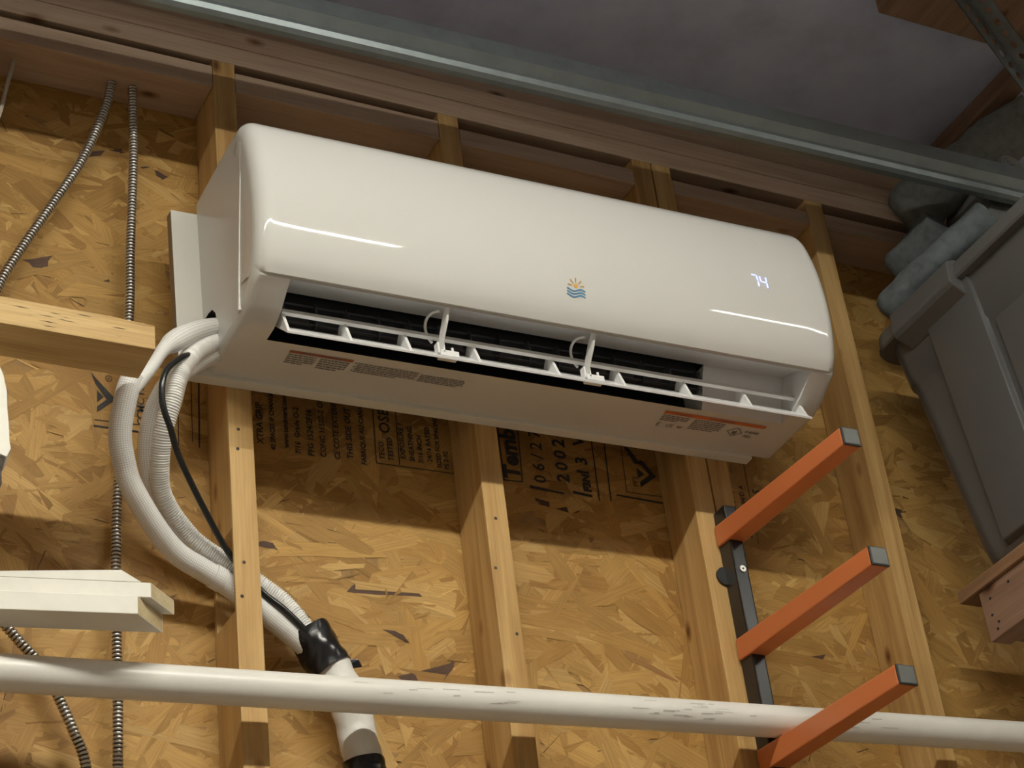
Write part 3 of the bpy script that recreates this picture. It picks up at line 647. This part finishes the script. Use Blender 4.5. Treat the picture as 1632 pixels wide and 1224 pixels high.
ck = MB(); rc = random.Random(23)
for i in range(13):
    x = rc.uniform(-.42, -.225); z = rc.uniform(2.817, 2.850); ln = rc.uniform(.006, .034); h_ = rc.uniform(.0002, .0006); sl_ = rc.uniform(-.03, .02)
    ck.add([(x, -.3204, z), (x + ln * .5, -.3204, z - h_ + sl_ * ln * .5), (x + ln, -.3204, z + sl_ * ln), (x + ln * .5, -.3204, z + h_ + sl_ * ln * .5)], [(0, 1, 2, 3)])
ck.build('drying_cracks', M['rot'], lo)['kind'] = 'stuff'

def skew_board(name, xl, xr, y_r, slope, z0, z1, dep, miter, mats, label, topz=None):
    """front edge runs from xl to xr, swinging away from the camera to the left by slope"""
    yl = y_r - slope * (xr - xl) * -1
    A = [(xl, yl, z0), (xr, y_r, z0), (xr, y_r, z1), (xl, yl, topz if topz else z1)]
    B = [(xl, yl + dep, z0), (xr + miter, y_r + dep * .95, z0), (xr + miter, y_r + dep * .95, z1), (xl, yl + dep, topz if topz else z1)]
    m = MB(); m.add(A + B, [(0, 1, 2, 3)], mi=0).f
    m.f += [(7, 6, 5, 4), (0, 4, 5, 1), (3, 2, 6, 7), (0, 3, 7, 4)]; m.mi += [0] * 4; m.f.append((1, 5, 6, 2)); m.mi.append(1)
    o = m.build(name, mats, bevel=.0010); return tag(o, label, 'board', 'white painted trim boards on the rack')
skew_board('trim_board', -.95, -.213, -.250, .17, 2.4555, 2.4815, .044, .047, [M['painted'], M['endgrain']], 'lowest white painted trim board with slanted raw end')
skew_board('trim_board', -.95, -.195, -.2485, .17, 2.4820, 2.5030, .040, .044, [M['painted'], M['endgrain']], 'middle white painted trim board with square raw end')
tb = MB(); a = [(-.95, -.120, 2.5034), (-.206, -.2465, 2.5034), (-.231, -.2422, 2.5200), (-.32, -.227, 2.5150), (-.42, -.210, 2.5090), (-.95, -.120, 2.5060)]
tb.prism(a, [(x + .004, y + .020, z) for x, y, z in a])
tag(tb.build('trim_board', M['painted'], bevel=.0008), 'uppermost split white trim board tapering to a broken tip', 'board', 'white painted trim boards on the rack')

# scrap board end poking in at the far left
zf = lambda py: 2.758 - (py - 585) * .00093
xf = lambda px: -.4065 + .00094 * px
sc_root = thing('scrap_board', (-.45, -.30, 2.61), 'white painted scrap board with rotten dark end at the left edge', 'board')
out = [(-.85, zf(575)), (xf(0), zf(583)), (xf(5.4), zf(596)), (xf(11), zf(623)), (xf(12), zf(650)), (xf(14.4), zf(675)), (xf(16), zf(702)), (xf(18), zf(713)), (xf(12.5), zf(727)), (xf(0), zf(723)), (-.85, zf(722))]
MB().prism([(x, -.300, z) for x, z in out], [(x + .004, -.262, z) for x, z in out]).build('painted_face', M['painted'], sc_root, bevel=.001)
out = [(-.85, zf(721.5)), (xf(0), zf(722.5)), (xf(11), zf(729)), (xf(7), zf(749)), (xf(8), zf(767)), (xf(4), zf(778)), (xf(-30), zf(774)), (-.85, zf(745))]
MB().prism([(x, -.297, z) for x, z in out], [(x + .002, -.262, z) for x, z in out]).build('rotten_edge', M['rot'], sc_root, bevel=.001)
out = [(xf(10), zf(612)), (xf(13), zf(620)), (xf(13.5), zf(648)), (xf(11), zf(660))]
MB().prism([(x, -.296, z) for x, z in out], [(x + .002, -.262, z) for x, z in out]).build('bare_edge', M['rot'], sc_root)

# ================================================================== DOOR TRACK AND HANGER ANGLE
PR = [(-.270, 3.5535), (-.3000, 3.5535), (-.3012, 3.5525), (-.3020, 3.5205), (-.3085, 3.5170), (-.3090, 3.5140), (-.2900, 3.4900), (-.2900, 3.4870), (-.3100, 3.4860), (-.3170, 3.4785), (-.3190, 3.4700), (-.3160, 3.4610), (-.3090, 3.4560), (-.3000, 3.4550)]
prof = PR + [(y + .0016, z - .0010 if i < 2 else z) for i, (y, z) in reversed(list(enumerate(PR)))]
rise = .0193
mb = MB(); mb.loft([[(x, y, z + rise * (x + .05)) for y, z in prof] for x in (-2.15, -1.0, 0, .8, 1.64)], cap0=True, cap1=True)
tag(mb.build('door_track', M['galv'], smooth=25), 'long galvanised steel door track crossing above the air conditioner', 'door track')

def perforated(P0, P1, width, nrm, pitch=.0254, hole=.0062):
    d = (P1 - P0); Ln = d.length; d.normalize(); t = nrm.cross(d).normalized(); mb = MB(); n = int(Ln / pitch)
    for s_ in (0, 1):
        off = nrm * (.0018 * s_)
        for i in range(n):
            c = P0 + d * (pitch * (i + .5)) + t * (width / 2) + off; o = []; h = []
            for k_ in range(16):
                a = 2 * math.pi * k_ / 16; ca, sa = math.cos(a), math.sin(a); m = max(abs(ca), abs(sa))
                o.append(c + d * (ca / m * pitch / 2) + t * (sa / m * width / 2)); h.append(c + d * (ca * hole * (1.25 if i % 2 else 1)) + t * (sa * hole))
            mb.add(o + h, [(k_, (k_ + 1) % 16, 16 + (k_ + 1) % 16, 16 + k_) for k_ in range(16)])
    return mb
h0, h1 = Vector((1.085, -.595, 3.8095)), Vector((1.535, -.441, 3.452))
dd = (h1 - h0).normalized(); n1 = Vector((.05, -.85, -.5)); n1 = (n1 - dd * n1.dot(dd)).normalized(); n2 = n1.cross(dd).normalized(); ph_ = math.radians(75); ta, tb_ = n2 * math.cos(ph_) + n1 * math.sin(ph_), n1 * math.cos(ph_) - n2 * math.sin(ph_)
hg = thing('hanger_angle', h0, 'perforated steel angle slanting down from the ceiling at the upper right', 'angle iron')
perforated(h0, h1, .039, dd.cross(ta)).build('flange', M['angle'], hg)
perforated(h0, h1, .032, dd.cross(tb_)).build('flange', M['angle'], hg)

# ================================================================== SHELF, TOTE AND ROLLS
sh = thing('wall_shelf', (1.39, -.7, 2.62), 'rough wooden shelving under the grey tote on the right', 'shelf')
bx('shelf_board', (1.240, -1.30, 2.722), (1.600, -.124, 2.743), M['shelfply'], sh, .0012)
bx('beam', (1.247, -1.30, 2.632), (1.287, -.166, 2.7215), M['joist'], sh, .0015)
bx('cleat', (1.288, -.205, 2.640), (1.600, -.167, 2.7215), M['joist'], sh, .0015)
for x_, y_ in ((1.288, -1.298), (1.558, -1.298), (1.558, -.247)): bx('post', (x_, y_, 0), (x_ + .04, y_ + .04, 2.7215), M['joist'], sh, .0015)
for y, z in ((-.190, 2.70), (-.185, 2.672), (-.196, 2.655), (-.19, 2.645), (-.24, 2.705)):
    tube([Vector((1.2472, y, z)), Vector((1.2462, y, z))], .0024, 10).build('nail_head', M['black'], sh)

def rrect(x0, x1, y0, y1, z, r, n=6):
    out = []
    for cx, cy, a0 in ((x1 - r, y1 - r, 0), (x0 + r, y1 - r, 90), (x0 + r, y0 + r, 180), (x1 - r, y0 + r, 270)):
        for i in range(n + 1): a = math.radians(a0 + 90 * i / n); out.append((cx + r * math.cos(a), cy + r * math.sin(a), z))
    return out
tt = thing('storage_tote', (1.38, -.42, 2.744), 'large grey plastic storage tote with lid standing on the wooden shelf', 'storage tote')
def side_x(z): return 1.272 + (1.222 - 1.272) * (z - 2.745) / .5
def tote_ring(z, ins=0, r=.045):
    k_ = (z - 2.745) / .5; return rrect(side_x(z) + ins, 1.505 + .012 * k_ - ins, -.640 - .03 * k_ + ins, -.165 + .045 * k_ - ins, z, r)
rg = [tote_ring(2.745, .035, .03), tote_ring(2.748, .022, .036), tote_ring(2.756, .010, .042), tote_ring(2.772, .002), tote_ring(2.80), tote_ring(3.10), tote_ring(3.135), tote_ring(3.140, -.004), tote_ring(3.215, -.005), tote_ring(3.235, -.005)]
MB().loft(rg, cap0=True, cap1=True).build('body', M['tote'], tt, smooth=40)
def side_panel(y0, y1, z0, z1, out_, name):
    # raised panel on the long side, following its slope
    s0, s1 = side_x(z0), side_x(z1); c = .007
    A = [(s0 + .002, y0, z0), (s0 + .002, y1, z0), (s1 + .002, y1, z1), (s1 + .002, y0, z1)]
    B = [(s0 - out_, y0 - c * .6, z0 + c), (s0 - out_, y1 + c * .6, z0 + c), (s1 - out_, y1 + c * .6, z1), (s1 - out_, y0 - c * .6, z1)]
    return MB().prism(A, B).build(name, M['tote'], tt, bevel=.003, smooth=40)
side_panel(-.238, -.372, 2.775, 3.232, .012, 'raised_panel')
side_panel(-.385, -.560, 2.775, 3.120, .007, 'raised_panel')
lidr = [rrect(1.203, 1.530, -.700, -.098, 3.222, .05), rrect(1.200, 1.533, -.703, -.095, 3.226, .05), rrect(1.203, 1.530, -.700, -.098, 3.252, .05), rrect(1.212, 1.521, -.691, -.107, 3.258, .045), rrect(1.225, 1.508, -.678, -.120, 3.258, .04)]
lid = MB().loft(lidr, cap0=True, cap1=True).build('lid', M['lid'], tt, smooth=35)
fl0 = [(1.205, 3.262), (1.190, 3.256), (1.186, 3.214), (1.192, 3.206), (1.2235, 3.188), (1.2235, 3.262)]
MB().prism([(x, -.185, z) for x, z in fl0], [(x, -.355, z) for x, z in fl0]).build('grip_flange', M['lid'], lid, bevel=.003)

def roll(pts, r, mat, label, seed, hollow=False, flat=1.0):
    q = random.Random(seed); ph = [q.uniform(0, 6.28) for _ in range(6)]
    path = spline(pts, .008)
    mod = lambda s, a: r * (.05 * math.sin(3 * a + ph[0] + s * 9) + .035 * math.sin(5 * a + ph[1] - s * 25) + .03 * math.sin(s * 70 + ph[2] + 2 * math.sin(a + ph[3])) + .018 * math.sin(s * 160 + 4 * a))
    o = tube(path, lambda s: r * (1 - .35 * max(0, 1 - s / .02) ** 2), 36, mod).build('rolled_quilt', mat, smooth=60)
    tag(o, label, 'rolled quilt', 'quilt rolls on top of the tote')
    if hollow:
        fr = frames(path); t, N, B = fr[-1]; e = path[-1]; sp = []
        for i in range(90):
            a = i * .22; rr = r * (.92 - .0086 * i); sp.append(e + t * .002 + N * (math.cos(a) * rr) + B * (math.sin(a) * rr))
        tube(sp, .0042, 6).build('spiral_edge', M['roll_pale'], o, smooth=60)
    return o
roll([(1.372, -.085, 3.590), (1.415, -.135, 3.622), (1.49, -.215, 3.672), (1.53, -.262, 3.700), (1.565, -.31, 3.712)], .053, M['roll_green'], 'thickest grey-green rolled quilt at the top of the pile', 1)
roll([(1.312, -.100, 3.441), (1.322, -.17, 3.452), (1.334, -.22, 3.468)], .034, M['roll_blue'], 'blue-grey rolled quilt squeezed beneath the thick roll', 2)
roll([(1.258, -.105, 3.330), (1.275, -.150, 3.348), (1.305, -.220, 3.378), (1.375, -.300, 3.440)], .032, M['roll_blue'], 'slender bluish rolled quilt slanting across the lid', 3)
roll([(1.490, -.10, 3.580), (1.492, -.18, 3.588), (1.494, -.240, 3.596), (1.496, -.278, 3.600)], .030, M['roll_pale'], 'pale rolled quilt with open spiral end just above the door track', 4, True)
roll([(1.350, -.335, 3.296), (1.335, -.38, 3.302), (1.322, -.45, 3.306)], .031, M['roll_pale'], 'short pale quilt roll on the lid below the door track', 5, True)
roll([(1.440, -.10, 3.338), (1.445, -.25, 3.338), (1.445, -.42, 3.338)], .070, M['roll_green'], 'grey-green rolled quilt lying at the back of the lid', 6)
roll([(1.470, -.10, 3.475), (1.470, -.20, 3.475), (1.470, -.28, 3.475)], .066, M['roll_green'], 'grey-green rolled quilt propping up the pale roll', 7)

# ================================================================== LAMPS (above and behind the picture)
for cx, ly, lab in LAMPS:
    lh = LAMP_HALF[0] if cx < 1 else LAMP_HALF[1]
    r = thing('shop_light', (cx, ly, LAMP_Z), lab, 'lamp', 'LED shop lights')
    prof2 = [(-.066, .000), (-.062, .034), (-.040, .056), (.040, .056), (.062, .034), (.066, .000), (.063, .000), (.059, .032), (.038, .053), (-.038, .053), (-.059, .032), (-.063, .000)]
    MB().prism([(cx - lh, ly + a, LAMP_Z + b) for a, b in prof2], [(cx + lh, ly + a, LAMP_Z + b) for a, b in prof2]).build('fixture_housing', M['white_metal'], r)
    for dx in (.002 - lh, lh - .002): bx('end_plate', (cx + dx - .002, ly - .062, LAMP_Z), (cx + dx + .002, ly + .062, LAMP_Z + .05), M['white_metal'], r, 0)
    dp = [(-.022, .006), (-.021, .001), (-.014, -.002), (0, -.003), (.014, -.002), (.021, .001), (.022, .006)]
    MB().prism([(cx - lh + .01, ly + a, LAMP_Z + b) for a, b in dp], [(cx + lh - .01, ly + a, LAMP_Z + b) for a, b in dp]).build('lit_diffuser', M['lamp'] if cx < 1 else M['lamp_dim'], r, smooth=60)
    for dx in (-.5, .5):
        tube([Vector((cx + dx, ly, LAMP_Z + .052)), Vector((cx + dx, ly, ZC))], .0025, 6).build('hanger_wire', M['angle'], r)
